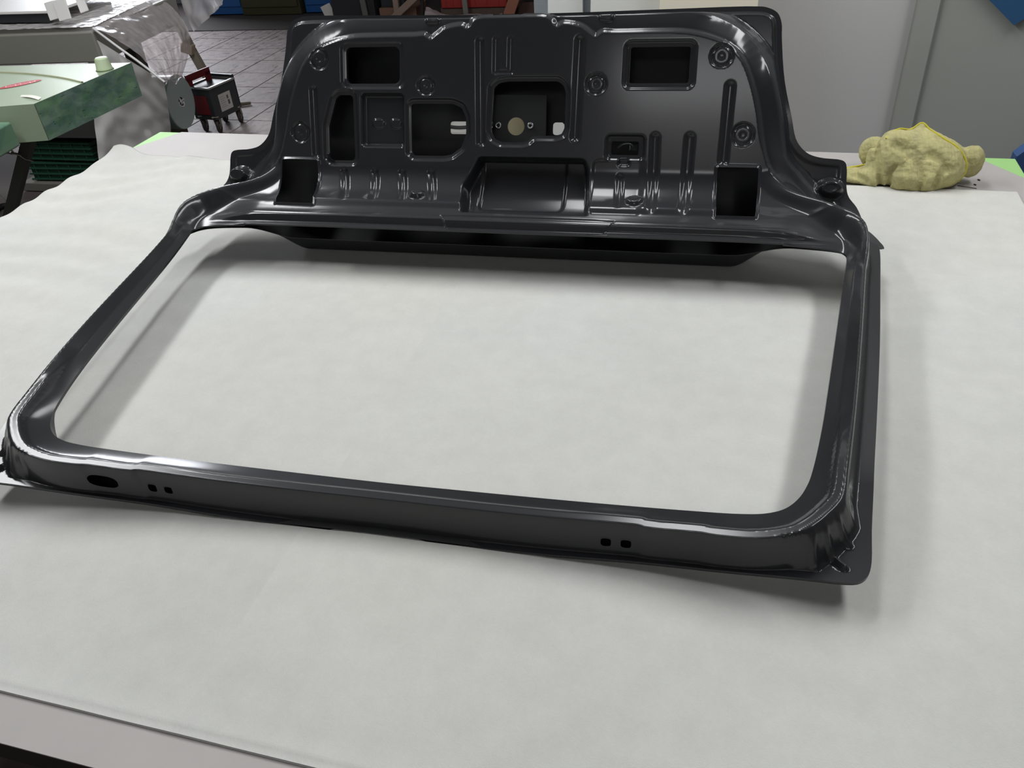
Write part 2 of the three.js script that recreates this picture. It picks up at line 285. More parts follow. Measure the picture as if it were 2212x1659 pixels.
function height(x, t) {                                          // uses the distances of the last measure()
  const ax = Math.abs(x);
  if (dC < 0) {
    const u = -dC, tot = u + dB, lw = Math.min(lipW(t), .5 * tot), lh = hl(t), c = hc(t), v = clamp((dB - lw) / Math.max(tot - lw, 1e-4), 0, 1);
    const ww = Math.min(tot - lw, .024), v2 = 1 - clamp(u / Math.max(ww, 1e-4), 0, 1);
    let hp = lh + (c - lh) * (v2 * 0.35 + 0.65 * ss(0, 1, v2));
    if (t < .07 && ax > .44) for (const [a, b, e, f] of RIB) { const d = sdCap(ax, t, a, b, e, f, .0016); if (d < .006) hp += .0065 * (1 - ss(-.0016, .0035, d)) * (1 - v2) * ss(lw, lw + .003, dB); }
    const wp = ss(.70, .80, t);
    if (wp <= 0) return hp;
    const bend = ss(.05, .0, Math.hypot(ax - .375, t - .965) - .035), tilt = lerp(.006, .020, Math.max(bend, ss(.90, .80, t)));
    let hb = c - .0060 * ss(0, .0055, u) - tilt * Math.pow(clamp((u - .0055) / .030, 0, 1), 1.4) - .041 * ss(.031, .060, u);
    const ledge = Math.max(hb, -.047);
    let hq = lerp(lh, ledge, ss(lw - .003, lw + .003, dB));
    const db = (Math.hypot((ax - .5600) / .0185, (t - .7557) / .0088) - 1) * .0088;  // oval boss on the wing
    hq = lerp(hq, -.0135 - .0012 * (1 - ss(-.0050, -.0035, db)), 1 - ss(-.0020, .0040, db));
    hq += .004 * (1 - ss(-.002, .003, sdCap(x, t, -.14, 1.024, -.152, 1.024, .006))) + .004 * (1 - ss(-.002, .003, sdCap(x, t, .158, 1.024, .17, 1.024, .006)));
    return lerp(hp, hq, wp);
  }
  // inside the crest
  const wWin = Math.max(1 - ss(.565, .625, t), ss(.465, .560, ax) * (1 - ss(.640, .705, t))), c = hc(t) * (1 - ss(.002, .030, dC));
  let hw = 0, hf = 0;
  if (wWin > 0) {
    const tot = dC + dO, s = clamp((dC - .0125) / Math.max(tot - .0125, 1e-3), 0, 1);
    const near = -.0005 * ss(0, .002, dC) - .0022 * ss(.0105, .0130, dC) - .0010 * ss(.0150, .0160, dC) - .0145 * Math.pow(s, .75);
    const q = dC / tot, pil = q < .5 ? -.0250 * q : -.0125 - .012 * (q - .5);
    hw = lerp(near, pil, ss(.12, .22, t));
  }
  if (wWin < 1) {
    hf = -.017 + .012 * ss(.012, .017, dO) + .004 * ss(.025, .060, dO);
    hf += -.0018 * (1 - ss(.0, .0025, Math.abs(t - .6375))) * ss(.52, .49, ax) - .0015 * (1 - ss(0, .002, Math.abs(t - .6445))) * ss(.52, .49, ax);
    const fold = ss(.668, .684, t);                             // field rises out of the belt
    hf += fold * (.001 + .006 * (1 - ss(.684, .76, t)) * ss(.46, .40, ax));
    if (t > .62) {
      hf += .0022 * (1 - ss(-.001, .001, sdPoly(x, t, PATCHP)));
    }
    if (t > .655) {
      for (const [cx, ct, r] of CIRC) { const d = sdCirc(x, t, cx, ct, r); if (d < .006) hf += -.0035 * (1 - ss(-.0015, .0015, d)) + .0022 * (1 - ss(-.006, -.003, d)) - .0012 * (1 - ss(-.0145, -.0125, d)); }
      for (const [a, b, e, f, r] of GROOVE) { const d = sdCap(x, t, a, b, e, f, r); if (d < .006) hf += -lerp(.0030, .0045, ss(.70, .78, t)) * (1 - ss(-.0070, .0020, d)); }
      hf += .0075 * (1 - ss(-.005, .003, sdCirc(x, t, .233, .704, .0145))) + .0085 * (1 - ss(-.005, .003, sdCirc(x, t, -.161, .704, .0140)));
      hf += cut(sdBox(x, t, -.3195, .908, -.199, .986, .012), .0035) + cut(sdBox(x, t, .2005, .9065, .3180, .9815, .011), .0048);
      hf += cut(-sdPoly(x, t, hL2) - .0085, .0045) + cut(-sdPoly(x, t, hMID) - .0080, .0050) + cut(-sdPoly(x, t, hLOCK) - .0075, .0045);
      hf += cut(Math.min(sdBox(x, t, .1760, .7880, .2420, .8290, .008), sdBox(x, t, .199, .778, .217, .800, .004)), .0055);
      hf += cut(sdBox(x, t, .155, .67, .250, .7865, .010), .0022, .0025) * ss(.25, .235, x);
      hf += cut(sdBox(x, t, -.280, .806, -.2005, .897, .005), .0105, .004);
      hf += .0030 * (1 - ss(-.002, .002, sdBox(x, t, -.263, .838, -.240, .854, .008))) * 1 + .0030 * (1 - ss(-.002, .002, sdBox(x, t, -.228, .838, -.206, .854, .008)));
      const U = Math.min(sdCap(x, t, -.026, .988, -.026, .935, .0045), sdCap(x, t, .001, .988, .001, .935, .0045), sdCap(x, t, -.026, .935, .001, .935, .0035));
      hf += cut(U, .0026, .0025);
      const pocket = ss(.0, .010, sdPoly(x, t, hC));
      if (pocket > 0) { hf = lerp(hf, Math.min(hf, -.022 + .018 * ss(.684, .662, t)), pocket); hf += cut(sdBox(x, t, -.052, .7035, .104, .80, .012), .0045, .003) * pocket; }
      hf -= .004 * (1 - ss(.000, .0045, dH)) * (Math.abs(ax - .40) < .06 && t < .79 ? -1 : .3);      // raised frame around the corner windows, turned-in rim elsewhere
    }
    hf -= .0022 * (1 - ss(0, .0035, dC)) * ss(.80, .84, t);
  }
  return c + lerp(hf, hw, wWin);
}
const PATCHP = rp([[-.105, .652], [-.088, .630], [-.06, .6255], [.15, .6245], [.185, .629], [.205, .652], [.14, .654], [-.06, .654]], 40).map((p) => p);

function clippedSheet(xs, ts, D, H, depthOf, skirtN) {
  const nx = xs.length, nt = ts.length, field = new Float32Array(nx * nt), vid = new Int32Array(nx * nt).fill(-1);
  const pos = [], xt = [], idx = [], segs = [], cache = new Map();
  const add = (x, t, h) => { pos.push(...P(x, t, h)); xt.push(x, t); return pos.length / 3 - 1; };
  for (let j = 0; j < nt; j++) for (let i = 0; i < nx; i++) {
    const f = D(xs[i], ts[j]); field[j * nx + i] = f;
    if (f >= 0) vid[j * nx + i] = add(xs[i], ts[j], H(xs[i], ts[j]));
  }
  const cross = (a, b) => {
    const k = a < b ? a * nx * nt + b : b * nx * nt + a; let v = cache.get(k);
    if (v === undefined) {
      const fa = field[a], fb = field[b], u = fa / (fa - fb), ia = a % nx, ja = (a - ia) / nx, ib = b % nx, jb = (b - ib) / nx;
      const x = lerp(xs[ia], xs[ib], u), t = lerp(ts[ja], ts[jb], u); D(x, t); v = add(x, t, H(x, t)); cache.set(k, v);
    }
    return v;
  };
  const tri = (a, b, c) => {
    const q = [a, b, c], ins = q.map((k) => field[k] >= 0), n = ins[0] + ins[1] + ins[2];
    if (!n) return;
    if (n === 3) { idx.push(vid[a], vid[b], vid[c]); return; }
    const poly = []; let s = [];
    for (let k = 0; k < 3; k++) {
      const p = q[k], r = q[(k + 1) % 3];
      if (ins[k]) poly.push(vid[p]);
      if (ins[k] !== ins[(k + 1) % 3]) { const v = cross(p, r); poly.push(v); s.push(v); if (!ins[k]) s = s.length === 2 ? s : s; }
    }
    for (let k = 1; k + 1 < poly.length; k++) idx.push(poly[0], poly[k], poly[k + 1]);
    // order the border so that it runs with the polygon
    const i0 = poly.indexOf(s[0]), i1 = poly.indexOf(s[1]);
    segs.push((i0 + 1) % poly.length === i1 ? [s[0], s[1]] : [s[1], s[0]]);
  };
  for (let j = 0; j + 1 < nt; j++) for (let i = 0; i + 1 < nx; i++) {
    const a = j * nx + i, b = a + 1, c = b + nx, d = a + nx;
    if ((i + j) & 1) { tri(a, b, c); tri(a, c, d); } else { tri(a, b, d); tri(b, c, d); }
  }
  const g = new THREE.BufferGeometry();
  g.setAttribute('position', new THREE.Float32BufferAttribute(pos, 3)); g.setIndex(idx); g.computeVertexNormals();
  // skirts along the cut borders
  const sp = [], si = [], st = [], map = new Map();
  const low = (v) => {
    let k = map.get(v);
    if (k === undefined) {
      const x = xt[2 * v], t = xt[2 * v + 1]; D(x, t); const d = depthOf(x, t), a = frameAt(t)[2];
      sp.push(pos[3 * v], pos[3 * v + 1], pos[3 * v + 2], pos[3 * v], pos[3 * v + 1] - d * Math.cos(a), pos[3 * v + 2] - d * Math.sin(a)); st.push(t, t);
      k = sp.length / 3 - 2; map.set(v, k);
    }
    return k;
  };
  for (const [a, b] of segs) { const p = low(a), q = low(b); si.push(p, p + 1, q, q, p + 1, q + 1); }
  const sk = new THREE.BufferGeometry();
  sk.setAttribute('position', new THREE.Float32BufferAttribute(sp, 3)); sk.setIndex(si); sk.computeVertexNormals();
  return { g, xt, sk, st };
}
function splitBy(res, keep) {                                    // pick triangles by t, keep the shared normals
  const out = [];
  for (const [geo, tt, stride] of [[res.g, res.xt, 2], [res.sk, res.st, 1]]) {
    const ix = geo.index.array, p = geo.attributes.position.array, n = geo.attributes.normal.array, map = new Map(), P2 = [], N2 = [], U2 = [], I2 = [];
    const T = (v) => stride === 2 ? tt[2 * v + 1] : tt[v];
    for (let k = 0; k < ix.length; k += 3) {
      if (!keep((T(ix[k]) + T(ix[k + 1]) + T(ix[k + 2])) / 3)) continue;
      for (let e = 0; e < 3; e++) {
        const v = ix[k + e]; let m = map.get(v);
        if (m === undefined) { m = P2.length / 3; map.set(v, m); for (let c = 0; c < 3; c++) { P2.push(p[3 * v + c]); N2.push(n[3 * v + c]); } U2.push(p[3 * v], T(v)); }
        I2.push(m);
      }
    }
    const g = new THREE.BufferGeometry();
    g.setAttribute('position', new THREE.Float32BufferAttribute(P2, 3)); g.setAttribute('normal', new THREE.Float32BufferAttribute(N2, 3)); g.setAttribute('uv', new THREE.Float32BufferAttribute(U2, 2)); g.setIndex(I2);
    out.push(g);
  }
  return mergeGeometries(out);
}
const grid = (a, b, s) => { const n = Math.round((b - a) / s), r = []; for (let i = 0; i <= n; i++) r.push(a + (b - a) * i / n); return r; };
const paintBump = dataTex(256, (u, v) => { const l = 0.5 + 0.5 * fbm(u * 18, v * 18, 2, 3) + 0.12 * fbm(u * 90, v * 90, 6, 2); return [l, l, l]; }); paintBump.repeat.set(6, 6);
const black = phys(0x1a1b1f, 0.62, { specularIntensity: 0.5, clearcoat: 0.75, clearcoatRoughness: 0.14, bumpMap: paintBump, bumpScale: 0.0001 });
const blackDull = phys(0x17181b, 0.6, { clearcoat: 0.2, clearcoatRoughness: 0.4 });
const tail = thing('car_tailgate', 'black painted car tailgate lying inner side up with an empty window opening', 'tailgate', [-0.34, 0.85, -1.0]);
{
  const ts = [...grid(-.0200, .0040, .0004), ...grid(.0058, 1.052, .0019)];
  const res = clippedSheet(grid(-.6345, .6345, .0019), ts, measure, height, (x, t) => {
    const m = Math.min(dB, dO, dH, dW); return m === dB ? .003 : m === dO ? lerp(lerp(.026, x > 0 ? .013 : .004, ss(.05, .10, t)), .003, ss(.56, .60, t)) : m === dW ? .004 : t < .70 || (Math.abs(Math.abs(x) - .40) < .05 && t < .785) ? .002 : .007;
  });
  const SPLIT = .6625;
  part('window_frame', splitBy(res, (t) => t < SPLIT), black, tail, 'raised frame around the empty window opening');
  part('inner_panel', splitBy(res, (t) => t >= SPLIT), black, tail, 'upright pressed panel with access holes and grooves');
  // outer skin behind it
  const ear = (x, t) => Math.max((Math.hypot((Math.abs(x) - .590) / .0545, (t - .671) / .0470) - 1) * .045, .6690 - t);
  const skinD = (x, t) => {
    dB = Math.max(sdPoly(x, t, OUT), x > 0 ? -ear(x, t) : -9); dO = t < .68 ? -sdPoly(x, t, OPEN) - .002 - .028 * ss(.06, .16, t) : .3;
    dH = Math.min(sdCirc(x, t, -.0048, .8492, .0215), sdBox(x, t, .0665, .8335, .0880, .8560, .005), sdBox(x, t, -.1325, .8335, -.0960, .8565, .004));
    return Math.min(dB, dO, dH);
  };
  const skinH = (x, t) => {
    const e = Math.max(0, dB), lh = hl(t);
    let h = lh - .0032 - .028 * ss(0, .08, e) * ss(.70, .82, t);
    h -= .068 * ss(0, .12, e) * ss(.625, .70, t) * ss(.83, .73, t) * ss(.50, .40, Math.abs(x));
    if (x > .6 && t > .60) h = Math.min(h, -.048);
    return h;
  };
  const skin = clippedSheet(grid(-.648, .648, .004), grid(-.022, 1.052, .004), skinD, skinH, () => .0012);
  const sg = splitBy(skin, () => true), p = sg.attributes.position;
  for (let i = 0; i < p.count; i++) if (p.getY(i) < .0062) p.setY(i, .0062);
  part('outer_skin', sg, blackDull, tail, 'outer skin seen through the holes');
}
// lock carrier plate with two weld nuts
{
  const tape = std(0x1f2022, .8), mark = (x, t, w, r) => { const a = frameAt(t)[2], o = P(x, t, .0004), m = new THREE.Matrix4().makeBasis(V(1, 0, 0), V(0, Math.sin(a), -Math.cos(a)), V(0, Math.cos(a), Math.sin(a))).setPosition(...o); return bx(w, w * 1.05, .0006).rotateZ(r).applyMatrix4(m); };
  for (const [x, t, w, r, d] of [[.361, .9605, .0145, 0, -.0018], [.327, .8665, .0150, -.25, 0], [.404, .8645, .0125, .05, 0], [.290, .706, .014, -.1, .003]]) { const g = mark(x, t, w, r); g.translate(0, 0, d); part('tape_patch', g, tape, tail, 'small dark square patch'); }
  const frameM = (x, t, h) => { const a = frameAt(t)[2], o = P(x, t, h), m = new THREE.Matrix4();
    m.makeBasis(V(1, 0, 0), V(0, Math.sin(a), -Math.cos(a)), V(0, Math.cos(a), Math.sin(a))); m.setPosition(...o); return m; };
  const s = new THREE.Shape(); s.moveTo(-.055, -.036); s.lineTo(.055, -.036); s.lineTo(.055, .050); s.lineTo(-.055, .050); s.closePath();
  const hole = new THREE.Path(); hole.absarc(0, -.004, .0165, 0, Math.PI * 2, true); s.holes.push(hole);
  const g = new THREE.ExtrudeGeometry(s, { depth: .002, bevelEnabled: true, bevelSize: .0008, bevelThickness: .0008, bevelSegments: 2, curveSegments: 28 });
  const M = frameM(.006, .849, -.032);
  const plate = part('lock_bracket', g.clone().applyMatrix4(M), blackDull, tail, 'lock carrier plate with a round hole');
  const nut = new THREE.LatheGeometry([[.0028, -.001], [.0060, -.001], [.0064, .003], [.0052, .0046], [.0030, .0046], [.0028, .003]].map(([x, y]) => new THREE.Vector2(x, y)), 20).rotateX(Math.PI / 2);
  for (const x of [-.0325, .0275]) part('weld_nut', nut.clone().translate(x, -.003, .003).applyMatrix4(M), std(0xb8bab8, 0.3, { metalness: 0.9 }), plate, 'bright metal weld nut');
  // bent bracket glimpsed in the small rectangular hole
  const sm = frameM(.208, .806, -.030);
  part('metal_clip', merge([tube([[-.014, .004, 0], [-.004, .010, .006], [.008, .011, .008], [.013, .006, .004]], .0022, 16, 6), new RoundedBoxGeometry(.016, .012, .003, 2, .001).rotateY(.5).translate(.013, .006, -.002)]).applyMatrix4(sm), std(0x8d9094, 0.3, { metalness: 0.7 }), tail, 'small bent metal clip inside the rectangular hole');
}

// ---------------------------------------------------------------- crumpled cloth on the table
{
  const sm = (a, b, k) => { const h = clamp(0.5 + 0.5 * (b - a) / k, 0, 1); return lerp(b, a, h) - k * h * (1 - h); };
  const ell = (x, y, z, cx, cy, cz, rx, ry, rz) => { const k0 = Math.hypot((x - cx) / rx, (y - cy) / ry, (z - cz) / rz), k1 = Math.hypot((x - cx) / rx / rx, (y - cy) / ry / ry, (z - cz) / rz / rz); return k0 * (k0 - 1) / Math.max(k1, 1e-6); };
  const cap = (x, y, z, a, b, r0, r1) => { const ex = b[0] - a[0], ey = b[1] - a[1], ez = b[2] - a[2], wx = x - a[0], wy = y - a[1], wz = z - a[2], u = clamp((wx * ex + wy * ey + wz * ez) / (ex * ex + ey * ey + ez * ez), 0, 1); return Math.hypot(wx - ex * u, wy - ey * u, wz - ez * u) - lerp(r0, r1, u); };
  const f0 = (x, y, z) => {
    let d = ell(x, y, z, .004, .040, -.012, .078, .062, .058);
    d = sm(d, ell(x, y, z, .050, .036, -.002, .052, .050, .056), .018);
    d = sm(d, ell(x, y, z, -.034, .046, .006, .044, .060, .050), .010);
    d = sm(d, ell(x, y, z, .012, .020, .030, .060, .032, .040), .010);
    d = sm(d, ell(x, y, z, -.018, .018, .044, .024, .026, .026), .008);
    d = sm(d, cap(x, y, z, [.004, .088, -.02], [.002, .106, -.022], .022, .005), .020);
    d = sm(d, ell(x, y, z, -.078, .042, -.035, .027, .032, .03), .008);
    d = sm(d, ell(x, y, z, -.092, .010, .026, .062, .015, .032), .006);
    d = sm(d, ell(x, y, z, -.062, .014, .036, .036, .022, .026), .012);
    d = sm(d, cap(x, y, z, [.078, .056, -.02], [.096, .050, -.02], .013, .018), .010);
    d = sm(d, ell(x, y, z, .108, .044, -.02, .024, .032, .026), .008);
    d = sm(d, cap(x, y, z, [-.078, .060, .020], [-.074, .022, .030], .010, .012), .008);      // overlapping lobes
    d = sm(d, cap(x, y, z, [-.048, .060, .034], [-.048, .014, .044], .013, .010), .012);
    d = sm(d, cap(x, y, z, [-.006, .060, .034], [.008, .020, .046], .014, .010), .016);
    return d + .0034 * nz(x * 22 + 2, y * 22, z * 22) + .0014 * nz(x * 55, y * 55 + 3, z * 55);
  };
  const front = ([x, y]) => { let z = .12; for (let k = 0; k < 60; k++) { const d = f0(x, y, z); z -= Math.max(d, 0) * .6; if (d < .0004 || z < -.06) break; } return [x, y, z - .0012]; };
  // [points seen from the front, radius, softness]
  const FOLD = [
    [[[-.070, .072], [-.062, .052], [-.056, .030], [-.050, .004]], .0055, .006], [[[-.030, .050], [-.038, .034], [-.034, .016], [-.036, .002]], .0050, .004],
    [[[-.034, .086], [-.016, .078], [-.006, .068]], .0060, .016], [[[.000, .080], [.006, .062], [.018, .044], [.024, .026], [.020, .010]], .0058, .006],
    [[[.060, .050], [.052, .032], [.048, .012]], .0060, .005], [[[-.100, .020], [-.078, .014]], .0035, .010], [[[.030, .070], [.050, .062], [.064, .050]], .0045, .014],
  ].map(([p, r, k]) => [p.map(front), r, k]);
  const f = (x, y, z) => {
    let d = f0(x, y, z);
    if (d > .02) return d;
    for (const [p, r, k] of FOLD) { let c = 9; for (let i = 0; i + 1 < p.length; i++) c = Math.min(c, cap(x, y, z, p[i], p[i + 1], r, r)); if (c < .03) d = -sm(-d, c, k); }
    d += .0012 * nz(x * 110 + 4, y * 110, z * 110) + .0006 * nz(x * 280, y * 280, z * 280);
    return Math.max(d, -y + .0005 + .0042 * ss(.028, .036, z) + .003 * Math.max(0, nz(x * 30, 0, z * 30)));
  };
  const N = 124, mc = new MarchingCubes(N, new THREE.MeshBasicMaterial(), false, false, 200000); mc.isolation = 0;
  const S = .170, SY = .072, SZ = .090, cy = .058;
  for (let k = 0; k < N; k++) for (let j = 0; j < N; j++) for (let i = 0; i < N; i++)
    mc.field[i + j * N + k * N * N] = -f((i - N / 2) / (N / 2) * S, cy + (j - N / 2) / (N / 2) * SY, (k - N / 2) / (N / 2) * SZ);
  mc.update();
  let g = new THREE.BufferGeometry();
  g.setAttribute('position', new THREE.Float32BufferAttribute(Array.from(mc.positionArray.slice(0, mc.count * 3)), 3));
  g.scale(S, SY, SZ).translate(0, cy, 0); g = mergeVertices(g, 1e-5); g.computeVertexNormals(); planarUV(g, 4);
  const tex = dataTex(256, (u, v) => { const l = 0.78 + 0.14 * fbm(u * 6, v * 6, 3) + 0.10 * fbm(u * 60, v * 60, 1, 2), s = 0.12 * ss(0.12, 0.4, fbm(u * 5 + 3, v * 5, 8)); return [l * 0.95 - s * .5, l * 0.93 - s * .5, l * 0.70 - s * .2]; }, true);
  const bump = dataTex(256, (u, v) => { const l = 0.5 + 0.6 * fbm(u * 70, v * 70, 3, 2); return [l, l, l]; });
  const c = thing('crumpled_rag', 'crumpled pale yellow cotton rag with bright yellow hem on the table', 'rag', [0.424, 0.851, -1.737], -12 * DEG);
  part('rag_cloth', g, std(0xf2efe2, 0.95, { map: tex, bumpMap: bump, bumpScale: 0.0012 }), c);
  const surf = (p) => { let [x, y, z] = p; const n = V(x - 0, y - .045, z + .01).normalize(); for (let k = 0; k < 40; k++) { const d = f(x, y, z); x -= n.x * d * .7; y -= n.y * d * .7; z -= n.z * d * .7; } return [x, y, z]; };
  const hem = std(0xc6bb3c, 0.95);
  part('hem', tube([[-.050, .086, .022], [-.034, .098, .0], [-.016, .104, -.012], [.002, .115, -.020], [.02, .108, -.012], [.045, .094, 0], [.068, .074, .006], [.086, .052, .012], [.096, .030, .018], [.094, .014, .022]].map(surf), .0023, 60, 8), hem, c, 'bright yellow stitched hem');
  part('hem', tube([[-.152, .016, .03], [-.130, .028, .022], [-.11, .038, .014], [-.085, .042, .014], [-.066, .042, .02]].map(surf), .0021, 30, 8), hem, c, 'bright yellow stitched hem');
}
// dark specks beside the rag
{
  const m = std(0x24211f, 0.8);
  solo('lint_thread', tube([[0.515, .8504, -1.716], [0.525, .852, -1.708], [0.548, .8504, -1.703]], .0007, 12, 5), m, 'thin dark lint thread lying beside the yellow rag', 'thread');
  for (const [x, z, l] of [[0.562, -1.748, 'small dark speck nearest the blue box corner on the table'], [0.549, -1.722, 'small dark speck between the lint thread and the other speck']]) {
    const s = solo('dirt_speck', new THREE.IcosahedronGeometry(.0022, 1).scale(1, .6, 1.6), m, l, 'speck'); s.position.set(x, .8508, z); s.rotation.y = .6;
  }
}

// ---------------------------------------------------------------- boards leaning behind the table
function leaning(name, w, x, z, tilt, color, label, top = 1.75, skew = 0) {
  const s = new THREE.Shape(); s.moveTo(-w / 2 + skew * 0.2, 0); s.lineTo(w / 2, 0); s.lineTo(w / 2, top); s.lineTo(-w / 2 + skew, top); s.closePath();
  const g = new THREE.ExtrudeGeometry(s, { depth: .012, bevelEnabled: true, bevelSize: .001, bevelThickness: .001, bevelSegments: 1 }).rotateX(-tilt).translate(x, 0.003, z);
  return solo(name, planarUV(g, .8), std(color, 0.6), label, 'board');
}
const creamBoard = leaning('leaning_board', .256, -.012, -2.285, .12, 0xfbf3df, 'cream board with pencil marks leaning next to the grey partition');
leaning('leaning_board', .24, -.238, -2.375, .10, 0xf4f5f0, 'white board leaning left of the cream board with pencil marks', 1.75, .03);
leaning('leaning_board', .115, -.428, -2.435, .10, 0xf4f5f2, 'white board leaning furthest left, beside the red crates', 1.75, .02);
leaning('leaning_board', .24, -.405, -2.535, .06, 0x9fa7ad, 'narrow grey board edge showing left of the leaning white boards');
solo('beige_roll', new THREE.CylinderGeometry(.10, .10, .86, 40).translate(-.665, .431, -2.86), std(0xb9b08f, .6), 'upright beige roll glimpsed through the round lock hole of the tailgate', 'roll');
for (const [x, y, r] of [[-.02, 1.045, .25], [-.008, 1.043, .1], [.062, 1.043, -.35]]) part('pencil_stroke', bx(.0016, .022, .0006).rotateZ(r).translate(x - .005, y, -2.2712 - y * .1206), std(0x3a3733, .8), creamBoard);

// blue things at the right edge
{
  const bs = new THREE.Shape(); bs.moveTo(.740, 0); bs.lineTo(1.25, 0); bs.lineTo(1.25, .98); bs.lineTo(.93, .98); bs.lineTo(.740, .773); bs.closePath();
  solo('blue_board', new THREE.ExtrudeGeometry(bs, { depth: .03, bevelEnabled: true, bevelSize: .002, bevelThickness: .002, bevelSegments: 1 }).translate(0, .002, -2.12), std(0x3a5a8c, 0.55), 'blue board with a slanted edge standing beyond the right corner of the table', 'board');
  const s = new THREE.Shape(); s.moveTo(0, 0); s.lineTo(.20, .17); s.lineTo(.02, .40); s.lineTo(-.22, .17); s.closePath();
  const g = new THREE.ExtrudeGeometry(s, { depth: .004, bevelEnabled: false }).rotateY(-24 * DEG).translate(.757, .995, -2.425);
  solo('blue_paper', g, std(0x2a5a86, 0.8), 'blue paper sheet stuck askew on the grey partition at the right edge', 'paper');
}

// ---------------------------------------------------------------- left: bench with grey block, film, mould, cart
{
  const bench = thing('grey_bench', 'bench carrying a thick grey slab wrapped in clear plastic film', 'bench', [0, 0, 0]);
  part('bench_slab', planarUV(rbx(2.2, .135, .80, .008, 0, 0, 0).rotateY(4 * DEG).translate(-3.885, .735, -3.74), 1), std(0x8b8a82, 0.5), bench, 'thick grey slab');
  for (const [x, z] of [[-2.96, -3.72], [-3.0, -3.98], [-4.6, -3.4], [-4.75, -4.0]]) part('leg', bx(.07, .665, .07, x, .333, z), std(0x55534d, .6), bench);
  part('shelf', bx(1.7, .10, .5, -3.80, .345, -3.70), std(0x3c3c3b, .7), bench);
}
const film = (r = .22, c = 0xf0ecec, t = .72) => phys(c, r, { transmission: t, thickness: 0, ior: 1.4, side: THREE.DoubleSide });
{
  const f = thing('plastic_film', 'crinkled clear plastic film draped over the grey bench to the floor', 'plastic film', [0, 0, 0]);
  const L = (a, b, u) => [lerp(a[0], b[0], u), lerp(a[1], b[1], u), lerp(a[2], b[2], u)];
  const quad = (a, b, c, d, wob) => (u, v) => { const p = L(L(a, b, u), L(d, c, u), v), w = wob(u, v); return [p[0] + w[0], p[1] + w[1], p[2] + w[2]]; };
  const A = [-2.755, .818, -3.425], B = [-2.87, .812, -4.14], C = [-4.9, .83, -4.2], D = [-4.9, .818, -3.30];
  // top: tight small crinkles
  part('film_top', patch(150, 90, quad(D, A, B, C, (u, v) => [0, .006 * Math.abs(nz(u * 46, v * 22, 1)) + .004 * Math.abs(nz(u * 110, v * 60, 4)) + .004, 0])), film(.12, 0xfaf6f6, .35), f, 'crinkled shining film on the bench top');
  // end drape: billows out to the right
  const E = [-2.525, .555, -3.50], F = [-2.70, .47, -3.90];
  part('film_end', patch(70, 50, (u, v) => {
    const p = L(L(A, B, u), L(E, F, u), v), bulge = Math.sin(v * Math.PI) * (.02 + .10 * u), n = .018 * nz(u * 7, v * 4, 2) + .008 * nz(u * 22, v * 12, 6);
    return [p[0] + bulge + n, p[1] + .03 * Math.sin(v * Math.PI) + n * .5, p[2] + n];
  }), film(.25, 0xece6e6, .70), f);
  part('film_end', patch(50, 24, (u, v) => {
    const p = L(E, F, u); const n = .014 * nz(u * 8, v * 5, 9);
    return [p[0] - .04 * v * v + n, p[1] - .03 * v + .01 * Math.sin(u * 9), p[2] - .05 * v + n];
  }), film(.28, 0xece6e6, .74), f);
  // front drape: from the fold down to the floor
  const G = [-2.80, .80, -3.42], H = [-3.05, .02, -3.43], I = [-2.80, .02, -3.76];
  part('film_front', patch(50, 60, (u, v) => {
    const p = L(L(G, E, u), L(H, I, u), v), n = .020 * Math.sin(u * 9 + v * 2) * v + .010 * nz(u * 6, v * 8, 3);
    return [p[0] + n, p[1], p[2] + n * .8];
  }), film(.5, 0xf6f5f2, .22), f, 'milky hanging film reaching the floor');
  part('film_fold', tube([A, [-2.685, .735, -3.45], [-2.60, .645, -3.475], E], .006, 20, 6), film(.15, 0xffffff, .15), f, 'bright folded edge of the film');
  // second film hanging behind
  part('film_back', patch(40, 30, quad([-2.95, 1.1, -4.35], [-2.45, 1.1, -4.35], [-2.60, .735, -4.3], [-2.82, .60, -4.3], (u, v) => [.02 * nz(u * 6, v * 6, 2), 0, .03 * nz(u * 5, v * 4, 8)])), film(.3, 0xdcd8d8, .5), f, 'second film hanging further back');
}
// white channel and little plates on the bench
{
  const w = std(0xf2efec, .45), dk = std(0x24272b, .5);
  const t = thing('white_channel', 'long white channel with a black underside lying on the plastic covered bench', 'channel', [0, .014, 0], 0);
  part('channel_top', rbx(1.75, .012, .62, .003, -3.865, .862, -3.80), w, t);
  part('channel_side', bx(1.70, .040, .02, -3.88, .837, -3.512), dk, t, 'black side of the channel');
  for (const z of [-3.7, -4.05]) part('channel_rib', bx(1.6, .038, .02, -3.9, .837, z), dk, t);
  for (const [x, y, z, ww, hh, r, label] of [[-2.975, .886, -3.470, .052, .076, .2, 'first white plate, clipped over the black side of the channel'], [-2.905, .892, -3.455, .066, .088, .16, 'second white plate, standing at the end of the channel'], [-2.845, .907, -3.52, .045, .080, .25, 'third white plate, behind the other two at the channel end']]) {
    const m = solo('white_plate', rbx(ww, hh, .008, .002).rotateZ(r).rotateX(-.25), std(0xf4f2f0, .45), label, 'plate'); m.position.set(x, y, z);
  }
}
